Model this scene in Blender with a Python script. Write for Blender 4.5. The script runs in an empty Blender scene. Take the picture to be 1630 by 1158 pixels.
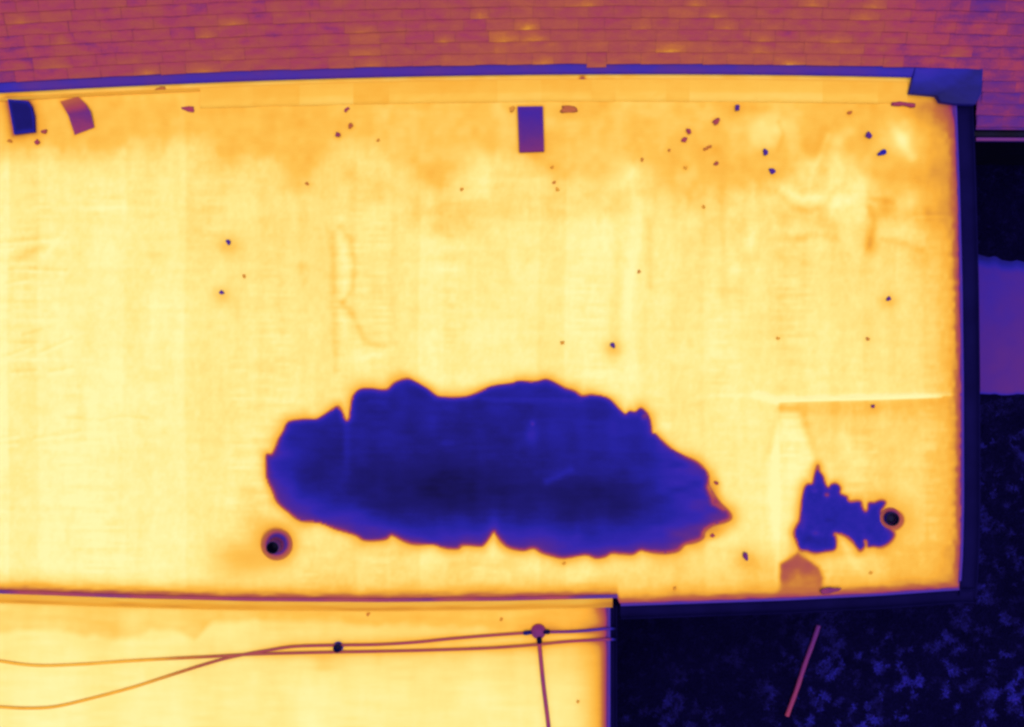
import bpy, bmesh, math, random
import numpy as np
from mathutils import Vector
from mathutils.geometry import delaunay_2d_cdt

random.seed(7)
RZ = 3.2            # height of the flat roof above the ground
LZ = 3.05           # height of the lower roof
CH = 13.8           # camera height above the flat roof
S = 0.007           # metres covered by one photo pixel on the flat roof
W, H = 1630.0, 1158.0

# ------------------------------------------------------------------ camera, sky, sun, exposure
scn = bpy.context.scene
cam_d = bpy.data.cameras.new('camera')
cam = bpy.data.objects.new('camera', cam_d)
scn.collection.objects.link(cam)
cam.location = (0, 0, RZ + CH)
cam.rotation_euler = (0, 0, 0)
cam_d.sensor_fit = 'HORIZONTAL'
cam_d.angle = 2 * math.atan(W * S / 2 / CH)
cam_d.clip_end = 2000
scn.camera = cam

SUN_EL, SUN_AZ = 87.0, 155.0
world = bpy.data.worlds.new('World')
scn.world = world
world.use_nodes = True
wn = world.node_tree
sky = wn.nodes.new('ShaderNodeTexSky')
sky.sky_type = 'NISHITA'
sky.sun_disc = False
sky.sun_elevation = math.radians(SUN_EL)
sky.sun_rotation = math.radians(SUN_AZ)
sky.air_density = 1.0
sky.dust_density = 3.0
sky.ozone_density = 1.0
wn.links.new(sky.outputs[0], wn.nodes['Background'].inputs[0])
wn.nodes['Background'].inputs[1].default_value = 0.05

sun_d = bpy.data.lights.new('sun', 'SUN')
sun_d.energy = 1.5
sun_d.angle = math.radians(60)
sun_d.color = (1.0, 0.93, 0.80)
sun = bpy.data.objects.new('sun', sun_d)
scn.collection.objects.link(sun)
sun.rotation_euler = (math.radians(90 - SUN_EL), 0, math.radians(180 - SUN_AZ))
sun.location = (0, 0, 30)

vs = scn.view_settings
vs.view_transform = 'Standard'
vs.look = 'None'
vs.exposure = 0.59
vs.gamma = 1.0
vs.use_curve_mapping = False
scn.cycles.pixel_filter_type = 'BLACKMAN_HARRIS'
scn.cycles.filter_width = 2.8
LIGHT = (1.0, 1.0, 1.0)     # level that the daylight above gives a level white surface

# ------------------------------------------------------------------ helpers
C = scn.collection


def P(px, py, z):
    """a point of the place at height z, from where it lies in the view straight down"""
    k = S * (RZ + CH - z) / CH
    return ((px - W / 2) * k, (H / 2 - py) * k, z)


def Pn(px, py, z):
    k = S * (RZ + CH - z) / CH
    return np.stack([(px - W / 2) * k, (H / 2 - py) * k, z + 0 * px], -1)


def bow(x):
    return 30.0 * ((x - 1020.0) / 1020.0) ** 2


def sstep(a, b, x):
    t = np.clip((x - a) / (b - a), 0, 1)
    return t * t * (3 - 2 * t)


def vnoise(x, y, seed=0):
    """smooth value noise, -1..1"""
    r = np.random.RandomState(seed).rand(256, 256) * 2 - 1
    x = np.asarray(x, float); y = np.asarray(y, float)
    xi = np.floor(x).astype(int); yi = np.floor(y).astype(int)
    fx = x - xi; fy = y - yi
    fx = fx * fx * (3 - 2 * fx); fy = fy * fy * (3 - 2 * fy)
    a = r[xi % 256, yi % 256]; b = r[(xi + 1) % 256, yi % 256]
    c = r[xi % 256, (yi + 1) % 256]; d = r[(xi + 1) % 256, (yi + 1) % 256]
    return (a * (1 - fx) + b * fx) * (1 - fy) + (c * (1 - fx) + d * fx) * fy


def fnoise(x, y, seed=0, o=3):
    s = 0; k = 1.0; n = 0
    for i in range(o):
        s = s + k * vnoise(x * 2 ** i + 13.7 * i, y * 2 ** i + 5.1 * i, seed + i); n += k; k *= 0.5
    return s / n


def seg_dist(x, y, pts, closed=False):
    """distance from points to a polyline"""
    best = np.full(x.shape, 1e9)
    n = len(pts)
    for i in range(n if closed else n - 1):
        ax, ay = pts[i]; bx, by = pts[(i + 1) % n]
        dx, dy = bx - ax, by - ay
        t = np.clip(((x - ax) * dx + (y - ay) * dy) / max(dx * dx + dy * dy, 1e-9), 0, 1)
        best = np.minimum(best, (x - ax - t * dx) ** 2 + (y - ay - t * dy) ** 2)
    return np.sqrt(best)


def inside(x, y, pts):
    r = np.zeros(x.shape, bool)
    n = len(pts)
    for i in range(n):
        ax, ay = pts[i]; bx, by = pts[(i + 1) % n]
        if ay == by:
            continue
        c = ((ay > y) != (by > y)) & (x < (bx - ax) * (y - ay) / (by - ay) + ax)
        r ^= c
    return r


def sdist(x, y, pts):
    d = seg_dist(x, y, pts, True)
    return np.where(inside(x, y, pts), -d, d)


def smooth_loop(pts, sub=3):
    out = []
    n = len(pts)
    for i in range(n):
        p0, p1, p2, p3 = [np.array(pts[(i + k) % n], float) for k in (-1, 0, 1, 2)]
        for s in range(sub):
            t = s / sub
            out.append(tuple(0.5 * (2 * p1 + (p2 - p0) * t + (2 * p0 - 5 * p1 + 4 * p2 - p3) * t * t + (3 * p1 - p0 - 3 * p2 + p3) * t ** 3)))
    return out


# ------------------------------------------------------------------ materials: false-colour heat palette
PAL = [(0.00, '060426'), (0.07, '130f4c'), (0.14, '1c1874'), (0.20, '2421a0'), (0.25, '3325ad'), (0.31, '4c2798'),
       (0.36, '5d2b8a'), (0.42, '7b3076'), (0.48, 'a33e60'), (0.53, 'a64c52'), (0.60, 'b25c48'), (0.66, 'c4733c'),
       (0.71, 'e09a3a'), (0.76, 'f6b03c'), (0.82, 'fac352'), (0.88, 'fdd873'), (0.94, 'ffea90'), (1.00, 'fff7ae')]


def lin(h):
    out = []
    for i in range(3):
        c = int(h[2 * i:2 * i + 2], 16) / 255
        c = c / 12.92 if c <= 0.04045 else ((c + 0.055) / 1.055) ** 2.4
        out.append(min(c / LIGHT[i], 0.98))
    return (*out, 1)


def heat_material(name, source='MESH', jitter=0.01, scale=(30, 30, 30), fine=0.006, rough=0.9, spec=0.05,
                  bump=0.0, bump_scale=60, blotch=None, coat=0.0, metal=0.0):
    """colour from a heat value (a mesh attribute or the object's own) through the palette, with grain"""
    m = bpy.data.materials.new(name)
    m.use_nodes = True
    nt = m.node_tree
    N, L = nt.nodes.new, nt.links.new
    bs = nt.nodes['Principled BSDF']
    bs.inputs['Roughness'].default_value = rough
    bs.inputs['Specular IOR Level'].default_value = spec
    bs.inputs['Coat Weight'].default_value = coat
    bs.inputs['Coat Roughness'].default_value = 0.12
    bs.inputs['Metallic'].default_value = metal
    at = N('ShaderNodeAttribute'); at.attribute_name = 'warmth' if source == 'OBJECT' else 'surface_heat'
    at.attribute_type = 'OBJECT' if source == 'OBJECT' else 'GEOMETRY'
    cur = at.outputs['Fac']
    if source == 'BOTH':
        a2 = N('ShaderNodeAttribute'); a2.attribute_name = 'warmth'; a2.attribute_type = 'OBJECT'
        ad = N('ShaderNodeMath'); ad.operation = 'ADD'; L(cur, ad.inputs[0]); L(a2.outputs['Fac'], ad.inputs[1]); cur = ad.outputs[0]
    geo = N('ShaderNodeNewGeometry')

    def add_noise(amp, sc, detail=3):
        nonlocal cur
        mp = N('ShaderNodeMapping'); mp.inputs['Scale'].default_value = sc
        L(geo.outputs['Position'], mp.inputs['Vector'])
        nz = N('ShaderNodeTexNoise'); nz.inputs['Scale'].default_value = 1.0; nz.inputs['Detail'].default_value = detail
        L(mp.outputs[0], nz.inputs['Vector'])
        ma = N('ShaderNodeMath'); ma.operation = 'MULTIPLY_ADD'
        ma.inputs[1].default_value = 2 * amp; L(nz.outputs['Fac'], ma.inputs[0])
        sb = N('ShaderNodeMath'); sb.operation = 'SUBTRACT'; L(cur, sb.inputs[0]); sb.inputs[1].default_value = amp
        L(sb.outputs[0], ma.inputs[2]); cur = ma.outputs[0]
    if jitter: add_noise(jitter, scale)
    if fine: add_noise(fine, (70, 70, 70), 2)
    if blotch:                                   # (amount, scale, threshold): scattered brighter clumps
        amt, sc, th = blotch
        nz = N('ShaderNodeTexNoise'); nz.inputs['Scale'].default_value = sc; nz.inputs['Detail'].default_value = 4
        nz.inputs['Roughness'].default_value = 0.6
        L(geo.outputs['Position'], nz.inputs['Vector'])
        mr = N('ShaderNodeMapRange'); mr.interpolation_type = 'SMOOTHSTEP'
        mr.inputs['From Min'].default_value = th; mr.inputs['From Max'].default_value = th + 0.2
        mr.inputs['To Max'].default_value = amt
        L(nz.outputs['Fac'], mr.inputs['Value'])
        ad = N('ShaderNodeMath'); ad.operation = 'ADD'; L(cur, ad.inputs[0]); L(mr.outputs[0], ad.inputs[1]); cur = ad.outputs[0]
    cr = N('ShaderNodeValToRGB')
    el = cr.color_ramp.elements
    el[0].position = 0; el[0].color = lin(PAL[0][1]); el[1].position = 1; el[1].color = lin(PAL[-1][1])
    for t, h in PAL[1:-1]:
        e = el.new(t); e.color = lin(h)
    L(cur, cr.inputs[0]); L(cr.outputs[0], bs.inputs['Base Color'])
    if bump:
        nz = N('ShaderNodeTexNoise'); nz.inputs['Scale'].default_value = bump_scale; nz.inputs['Detail'].default_value = 4
        L(geo.outputs['Position'], nz.inputs['Vector'])
        bp = N('ShaderNodeBump'); bp.inputs['Strength'].default_value = bump; bp.inputs['Distance'].default_value = 0.01
        L(nz.outputs['Fac'], bp.inputs['Height']); L(bp.outputs[0], bs.inputs['Normal'])
    return m


M_MEM = heat_material('membrane', jitter=0.010, scale=(7, 25, 7), fine=0.008, rough=0.8, bump=0.25, bump_scale=25)
M_WATER = heat_material('pond_water', jitter=0.012, scale=(6, 18, 6), fine=0.012, rough=0.5, spec=0.01)
M_SHINGLE = heat_material('asphalt_shingle', 'BOTH', jitter=0.085, scale=(4.5, 11, 11), fine=0.045, rough=0.95, bump=0.5, bump_scale=120)
M_METAL = heat_material('painted_metal', jitter=0.045, scale=(4, 9, 9), fine=0.01, rough=0.6, spec=0.1)
M_GUTTER = heat_material('gutter_metal', jitter=0.03, scale=(3, 3, 3), fine=0.006, rough=0.8, spec=0.0)
M_OBJ = heat_material('weathered_solid', 'OBJECT', jitter=0.03, scale=(12, 12, 12), fine=0.012, bump=0.4)
M_OBJV = heat_material('weathered_sheet', 'MESH', jitter=0.02, scale=(10, 10, 10), fine=0.012, bump=0.3)
M_CABLE = heat_material('cable_sheath', 'MESH', jitter=0.05, scale=(5, 5, 5), fine=0.01, rough=0.6)
M_GROUND = heat_material('dark_soil', 'OBJECT', jitter=0.02, scale=(1.5, 1.5, 1.5), fine=0.0, spec=0.0, rough=1.0, blotch=(0.05, 7, 0.52))
M_GRASS = heat_material('grass_blades', 'MESH', jitter=0.02, scale=(3, 3, 3), fine=0.0, spec=0.0, rough=1.0)
M_PAVE = heat_material('patio_concrete', 'MESH', jitter=0.03, scale=(4, 4, 4), fine=0.015, rough=0.95, bump=0.3)
M_WALL = heat_material('wall_render', 'OBJECT', jitter=0.03, scale=(3, 3, 3), fine=0.01, rough=0.95)


# ------------------------------------------------------------------ object helpers
def mesh_obj(name, verts, faces, mat, parent=None, heat=None, smooth=False, oheat=None):
    me = bpy.data.meshes.new(name)
    v = np.asarray(verts, float).reshape(-1, 3)
    me.from_pydata(v.tolist(), [], [tuple(int(i) for i in f) for f in faces])
    if heat is not None:
        a = me.attributes.new('surface_heat', 'FLOAT', 'POINT')
        a.data.foreach_set('value', np.broadcast_to(np.asarray(heat, np.float32), (len(v),)).astype(np.float32).copy())
    if smooth:
        me.shade_smooth()
    me.materials.append(mat)
    me.update()
    o = bpy.data.objects.new(name, me)
    C.objects.link(o)
    o.parent = parent
    if oheat is not None:
        o['warmth'] = float(oheat)
    return o


def grid_faces(nu, nv):
    i = np.arange(nu - 1)[:, None] * nv + np.arange(nv - 1)[None, :]
    return np.stack([i, i + nv, i + nv + 1, i + 1], -1).reshape(-1, 4)


def grid_obj(name, pts, mat, parent=None, heat=None):
    nu, nv = pts.shape[:2]
    me = bpy.data.meshes.new(name)
    f = grid_faces(nu, nv)
    p = pts.reshape(-1, 3)
    # keep the faces turned up
    a = p[f[0][1]] - p[f[0][0]]; b = p[f[0][3]] - p[f[0][0]]
    if np.cross(a, b)[2] < 0:
        f = f[:, ::-1]
    me.vertices.add(len(p)); me.vertices.foreach_set('co', p.ravel())
    me.loops.add(f.size); me.loops.foreach_set('vertex_index', f.ravel().astype(np.int32))
    me.polygons.add(len(f)); me.polygons.foreach_set('loop_start', np.arange(0, f.size, 4).astype(np.int32))
    me.update(calc_edges=True)
    if heat is not None:
        at = me.attributes.new('surface_heat', 'FLOAT', 'POINT'); at.data.foreach_set('value', heat.astype(np.float32).ravel())
    me.shade_smooth()
    me.materials.append(mat)
    o = bpy.data.objects.new(name, me); C.objects.link(o); o.parent = parent
    return o


def tag(o, label=None, cat=None, group=None, kind=None):
    if label: o['label'] = label
    if cat: o['category'] = cat
    if group: o['group'] = group
    if kind: o['kind'] = kind
    return o


def sweep(path, prof):
    """profile (offset sideways, height) swept along a 3-D path; returns verts, faces, index of profile point per vertex"""
    path = [np.array(p, float) for p in path]
    n, k = len(path), len(prof)
    vs_ = []
    for i, p in enumerate(path):
        t = path[min(i + 1, n - 1)] - path[max(i - 1, 0)]
        t[2] = 0; t /= np.linalg.norm(t)
        s = np.array([t[1], -t[0], 0])
        for a, b in prof:
            vs_.append(p + s * a + np.array([0, 0, b]))
    fs = [(i * k + j, i * k + j + 1, (i + 1) * k + j + 1, (i + 1) * k + j) for i in range(n - 1) for j in range(k - 1)]
    return vs_, fs


def tube(path, rad, sides=8):
    path = [np.array(p, float) for p in path]
    n = len(path)
    vs_ = []
    for i, p in enumerate(path):
        t = path[min(i + 1, n - 1)] - path[max(i - 1, 0)]
        t /= np.linalg.norm(t)
        up = np.array([0, 0, 1.0]) if abs(t[2]) < 0.9 else np.array([1.0, 0, 0])
        s = np.cross(t, up); s /= np.linalg.norm(s); u = np.cross(s, t)
        r = rad[i] if hasattr(rad, '__len__') else rad
        for j in range(sides):
            a = 2 * math.pi * j / sides
            vs_.append(p + r * (s * math.cos(a) + u * math.sin(a)))
    fs = [(i * sides + j, (i + 1) * sides + j, (i + 1) * sides + (j + 1) % sides, i * sides + (j + 1) % sides)
          for i in range(n - 1) for j in range(sides)]
    fs.append(tuple(range(sides))); fs.append(tuple(range((n - 1) * sides, n * sides))[::-1])
    return vs_, fs


def catmull(pts, sub=8):
    pts = [np.array(p, float) for p in pts]
    out = []
    for i in range(len(pts) - 1):
        p0 = pts[max(i - 1, 0)]; p1 = pts[i]; p2 = pts[i + 1]; p3 = pts[min(i + 2, len(pts) - 1)]
        for s in range(sub):
            t = s / sub
            out.append(0.5 * (2 * p1 + (p2 - p0) * t + (2 * p0 - 5 * p1 + 4 * p2 - p3) * t * t + (3 * p1 - p0 - 3 * p2 + p3) * t ** 3))
    out.append(pts[-1])
    return out


def slab_mesh(poly, z0, z1, bev=0.0):
    """an extruded outline given in world XY (counter-clockwise), its upper rim eased"""
    n = len(poly)
    c = np.mean(np.array(poly), 0)
    v = [(x, y, z0) for x, y in poly] + [(x, y, z1 - bev) for x, y in poly]
    ins = [(x + (c[0] - x) * min(1, bev * 1.3 / max(1e-6, math.hypot(c[0] - x, c[1] - y))),
            y + (c[1] - y) * min(1, bev * 1.3 / max(1e-6, math.hypot(c[0] - x, c[1] - y))), z1) for x, y in poly]
    v += ins
    f = []
    for k in range(2):
        for i in range(n):
            j = (i + 1) % n
            f.append((k * n + i, k * n + j, (k + 1) * n + j, (k + 1) * n + i))
    f.append(tuple(range(2 * n, 3 * n)))
    return v, f


# ------------------------------------------------------------------ outlines read off the roof
POND = [(459.6, 672), (485, 668), (503.6, 667.5), (516.6, 660), (534.7, 648), (541, 650), (547.7, 663), (551, 669.4), (555.4, 665.5), (558.5, 645), (562, 630.5), (573.6, 620),
        (591.7, 619), (615, 620.7), (628, 610), (647.4, 603), (659, 607), (679.8, 619), (695, 630.5), (711, 632.6), (742, 631.8), (762.7, 624), (783.4, 615), (814.5, 610.6), (826, 607),
        (851.8, 608), (867.4, 604.6), (877.7, 607), (898.4, 617.6), (914, 622.7), (927, 630.5), (942.5, 628.4), (965.8, 633), (978.8, 643.5), (994, 659), (1002, 655), (1012, 656),
        (1020, 650), (1030.6, 659), (1035.8, 673), (1038, 689), (1043.5, 691.4), (1051, 699), (1069, 714.7), (1090, 726.4), (1111, 736.7), (1126.4, 753.6), (1127.7, 771.7), (1134, 784.7),
        (1147, 801.5), (1160, 814.5), (1164, 824.8), (1155, 831), (1134, 836.5), (1121, 847), (1118.7, 857), (1105.7, 863.7), (1090, 867), (1079.8, 877), (1059, 881.3), (1033, 878.7),
        (1020, 876), (1007, 882.6), (991.7, 882), (973.6, 880.8), (963, 886.5), (947.7, 888.6), (932, 883.4), (898.4, 888.6), (877.7, 885), (862, 880), (849, 873), (833.7, 876.7), (815.5, 873.5),
        (804, 867.6), (791, 853), (786, 847), (779.5, 856), (770.5, 867.6), (762.7, 869.7), (736.8, 868.4), (729, 873.5), (705.7, 872), (690, 867), (661.7, 867), (643.5, 862), (624, 852),
        (615, 858.5), (597, 861), (578.8, 859.8), (565.8, 852), (534.7, 843), (508.8, 832.6), (477.7, 828.7), (459.6, 815.8), (441.5, 800), (433.7, 782), (424.6, 761.3), (423, 735.4),
        (424.6, 723.8), (433.7, 722.5), (444, 699), (451.8, 686)]
POOL = [(1301.6, 741.4), (1304.5, 751), (1310, 758.5), (1314, 770.8), (1318.7, 776.5), (1323.5, 770.8), (1331, 770), (1337.7, 776.5), (1337.7, 786), (1348, 790.8), (1352, 798.4), (1369, 798), (1373, 808),
        (1377.6, 814.5), (1381.4, 809.8), (1383, 801), (1392, 800.7), (1401, 797.4), (1409, 799.3), (1407, 806), (1402, 813.6), (1405, 825), (1411, 838), (1418.5, 844), (1424, 851.6), (1416.6, 863),
        (1403, 870.6), (1390, 869.6), (1382, 870.6), (1380.5, 863), (1376.7, 861), (1375.7, 870.6), (1369, 877), (1359.6, 865), (1346, 853.5), (1331, 848.7), (1328, 850.6), (1331, 859), (1329, 874.4),
        (1314, 878), (1297, 880), (1283.6, 876), (1274, 875.3), (1266.5, 859), (1263.6, 848.7), (1267.4, 838), (1273, 827), (1275, 804), (1279.8, 779), (1285.5, 770.8), (1293, 770), (1297, 754.7)]
POND_S, POOL_S = smooth_loop(POND, 3), smooth_loop(POOL, 3)

RIGHT = ([100, 165, 300, 450, 600, 800, 880, 945], [1518, 1520, 1525, 1529, 1531, 1531.5, 1530, 1526])
BOT = ([-400, 0, 200, 400, 600, 800, 981, 987, 1250, 1400, 1526], [925, 943, 950, 955, 956.5, 954.5, 950, 962, 953, 945.5, 936.5])


def top_y(x): return 118.0 + bow(x)
def right_x(y): return np.interp(y, *RIGHT)
def bot_y(x): return np.interp(x, *BOT)


# scraps lying on the roof: x, y, length, width (pixels), turn, heat, kind
SCRAPS = [
    (300, 174, 22, 9, -5, 0.44, 'leaf_scrap', 'reddish leaf scrap lying on orange stained roof below the blue flashing', 0),
    (552, 175, 9, 5, 45, 0.44, 'twig', 'tiny slanted reddish twig above two specks on the orange roof', 0),
    (538, 215, 9, 9, 80, 0.42, 'pebble', 'reddish pebble, lowest of the three bits below the flashing panels', 4),
    (558, 201, 7, 8, 0, 0.58, 'pebble', 'faint brown pebble, middle of the three bits below the flashing panels', 3),
    (71, 210, 10, 7, 30, 0.48, 'pebble', 'reddish pebble beside the lower corner of the dark blue slab', 3),
    (60, 227, 7, 8, 0, 0.44, 'pebble', 'small reddish pebble just below the dark blue slab and another pebble', 3),
    (16, 225, 8, 5, 0, 0.64, 'pebble', 'faint brown pebble under the dark blue slab at the roof stain', 0),
    (256, 142, 16, 7, 0, 0.62, 'leaf_scrap', 'faint brown leaf scrap against the blue flashing strip', 0),
    (1173, 173, 9, 12, 0, 0.28, 'pebble', 'dark purple upright pebble at the foot of the pale flashing panels', 10),
    (1140, 194, 12, 9, 20, 0.46, 'pebble', 'brownish pebble below and beside the dark upright pebble', 3),
    (1096, 210, 7, 10, 20, 0.44, 'pebble', 'upper of two close brown pebbles on the orange stained roof', 3),
    (1089, 223, 9, 7, 25, 0.46, 'pebble', 'lower of two close brown pebbles on the orange stained roof', 3),
    (1126, 236, 13, 5, 25, 0.62, 'twig', 'thin faint twig on the roof below the pair of brown pebbles', 0),
    (1140, 261, 8, 6, 15, 0.52, 'pebble', 'small brown pebble below the thin faint twig', 0),
    (905, 175, 34, 14, 0, 0.58, 'leaf_scrap', 'crumbled brown leaf scrap beside the purple rectangular paver', 6),
    (815, 174, 8, 10, 0, 0.66, 'leaf_scrap', 'faint brown leaf scrap touching the upper corner of the purple paver', 3),
    (1218, 243, 8, 11, 0, 0.26, 'pebble', 'dark purple pebble, upper of two on the roof right of the twig', 8),
    (1229, 273, 10, 8, -20, 0.26, 'pebble', 'dark purple pebble, lower of two on the roof right of the twig', 8),
    (1382, 216, 10, 10, 0, 0.30, 'pebble', 'round dark purple pebble below the short purple stick', 12),
    (1404, 244, 15, 8, 25, 0.18, 'pebble', 'long dark blue pebble, lowest of the two under the short stick', 10),
    (1437, 167, 37, 8, -4, 0.43, 'stick', 'short straight purple stick beside the dark corner flashing', 6),
    (1352, 180, 9, 5, 10, 0.60, 'pebble', 'faint brown pebble left of the short purple stick', 6),
    (1320, 940, 34, 9, 6, 0.38, 'clod', 'purple clod caught on the lower roof edge beside the brown stain', 4),
    (364, 386, 7, 8, 0, 0.26, 'pebble', 'dark purple pebble, upper of two alone on the pale yellow roof', 16),
    (353, 466, 7, 6, 0, 0.28, 'pebble', 'dark purple pebble, lower of two alone on the pale yellow roof', 14),
    (975, 550, 8, 8, 0, 0.28, 'pebble', 'lone dark purple pebble above the top of the large pond', 14),
    (1414, 476, 7, 7, 0, 0.32, 'pebble', 'lone dark purple pebble above the raised roof seam near the gutter', 12),
    (1389, 647, 8, 6, 0, 0.36, 'pebble', 'dark purple pebble just below the pale raised roof seam', 8),
    (1186, 885, 8, 13, 35, 0.34, 'pebble', 'slanted dark purple pebble between the two ponds near the roof edge', 12),
    (1140, 769, 7, 6, 0, 0.46, 'pebble', 'reddish pebble at the stepped upper shore of the large pond', 4),
    (1134, 853, 6, 6, 0, 0.46, 'pebble', 'reddish pebble at the pointed lower end of the large pond', 4),
]
FAINT = [(1022, 255, 'right of the purple paver, level with its foot'), (1065, 240, 'just left of the lower of two close brown pebbles'), (1091, 268, 'under the two close brown pebbles'),
         (879, 267, 'uppermost of three below the purple paver'), (882, 291, 'middle one of three below the purple paver'), (887, 302, 'lowest of three below the purple paver'), (1017, 433, 'on the pale upright wrinkle above the large puddle'),
         (1238, 539, 'above the raised seam, left of a matching one'), (1381, 540, 'above the raised seam, nearer the gutter'), (735, 302, 'on the orange stain, down left from the purple paver'), (489, 293, 'below the lowest of three bits under the flashing'),
         (895, 546, 'left of the lone dark pebble above the large puddle'), (1120, 330, 'below the small brown pebble and the faint twig'), (389, 440, 'between the two lone dark pebbles on the pale roof'), (602, 224, 'right of the three bits under the flashing panels'),
         (1386, 912, 'below the small jagged puddle'), (898, 897, 'touching the lower shore of the large puddle'), (1074, 937, 'near the lower eave between the two puddles'),
         (586, 978, 'on the lower roof just under the upstand'), (798, 986, 'on the lower roof above the junction box'), (920, 1117, 'alone on the lower roof right of the straight cable')]

# ------------------------------------------------------------------ ground, patio
gs = 300.0
ground = mesh_obj('ground', [(-gs, -gs, 0), (gs, -gs, 0), (gs, gs, 0), (-gs, gs, 0)], [(0, 1, 2, 3)], M_GROUND, oheat=0.004)
tag(ground, kind='structure')

gx, gy = np.meshgrid(np.linspace(1530, 1950, 120), np.linspace(0, 1, 60), indexing='ij')
ptop = 404 + (gx - 1556) * 0.20 + 3 * vnoise(gx / 12, gx * 0, 5)
pbot = 629 + (gx - 1556) * 0.0 + 2 * vnoise(gx / 9, gx * 0 + 4, 6)
py_ = ptop + (pbot - ptop) * gy
pt = np.clip(0.27 + 0.05 * sstep(0.1, 0.9, gy) + 0.0004 * (gx - 1556), 0.2, 0.36)
pt = pt - 0.13 * (1 - sstep(0, 22, py_ - ptop)) - 0.12 * (1 - sstep(0, 5, pbot - py_))
patio = grid_obj('patio', Pn(gx, py_, 0.05 + 0 * gx), M_PAVE, None, pt)
tag(patio, kind='structure')

# ------------------------------------------------------------------ the house
house = bpy.data.objects.new('house', None)
C.objects.link(house)
tag(house, 'house with pale yellow flat roof, lower roof and reddish shingled slope', 'house')

# walls under the roofs
wall_poly = [P(-400, 160, 0), P(-400, 1400, 0), P(958, 1400, 0), P(958, 950, 0), P(1512, 926, 0), P(1512, 140, 0)]
k_ = (RZ + CH) / CH
wp = [(p[0] / k_, p[1] / k_) for p in wall_poly]
v, f = slab_mesh(wp, 0.0, LZ - 0.20)
mesh_obj('wall', v, f, M_WALL, house, oheat=0.0)
v, f = slab_mesh([(a, b) for a, b in [wp[0], (wp[0][0], -2.45), (wp[3][0], -2.45), wp[3], wp[4], wp[5]]], LZ - 0.19, RZ - 0.06)
mesh_obj('wall', v, f, M_WALL, house, oheat=0.0)

# --- main flat roof membrane
STEP = 2.5
xs = np.arange(-400, 1526.1 + STEP, STEP)
nu = len(xs); nv = 336
U = np.repeat(np.linspace(0, 1, nu)[:, None], nv, 1)
V = np.repeat(np.linspace(0, 1, nv)[None, :], nu, 0)
# right border follows the gutter; top and bottom borders follow the flashing and the eave
Y0 = 118 + V * 830
X = -400 + U * (right_x(Y0) + 400)
Y = top_y(X) + V * (bot_y(X) - top_y(X))
X = -400 + U * (right_x(Y) + 400)
Y = top_y(X) + V * (bot_y(X) - top_y(X))
dT = Y - top_y(X); dB = bot_y(X) - Y; dR = right_x(Y) - X


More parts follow.
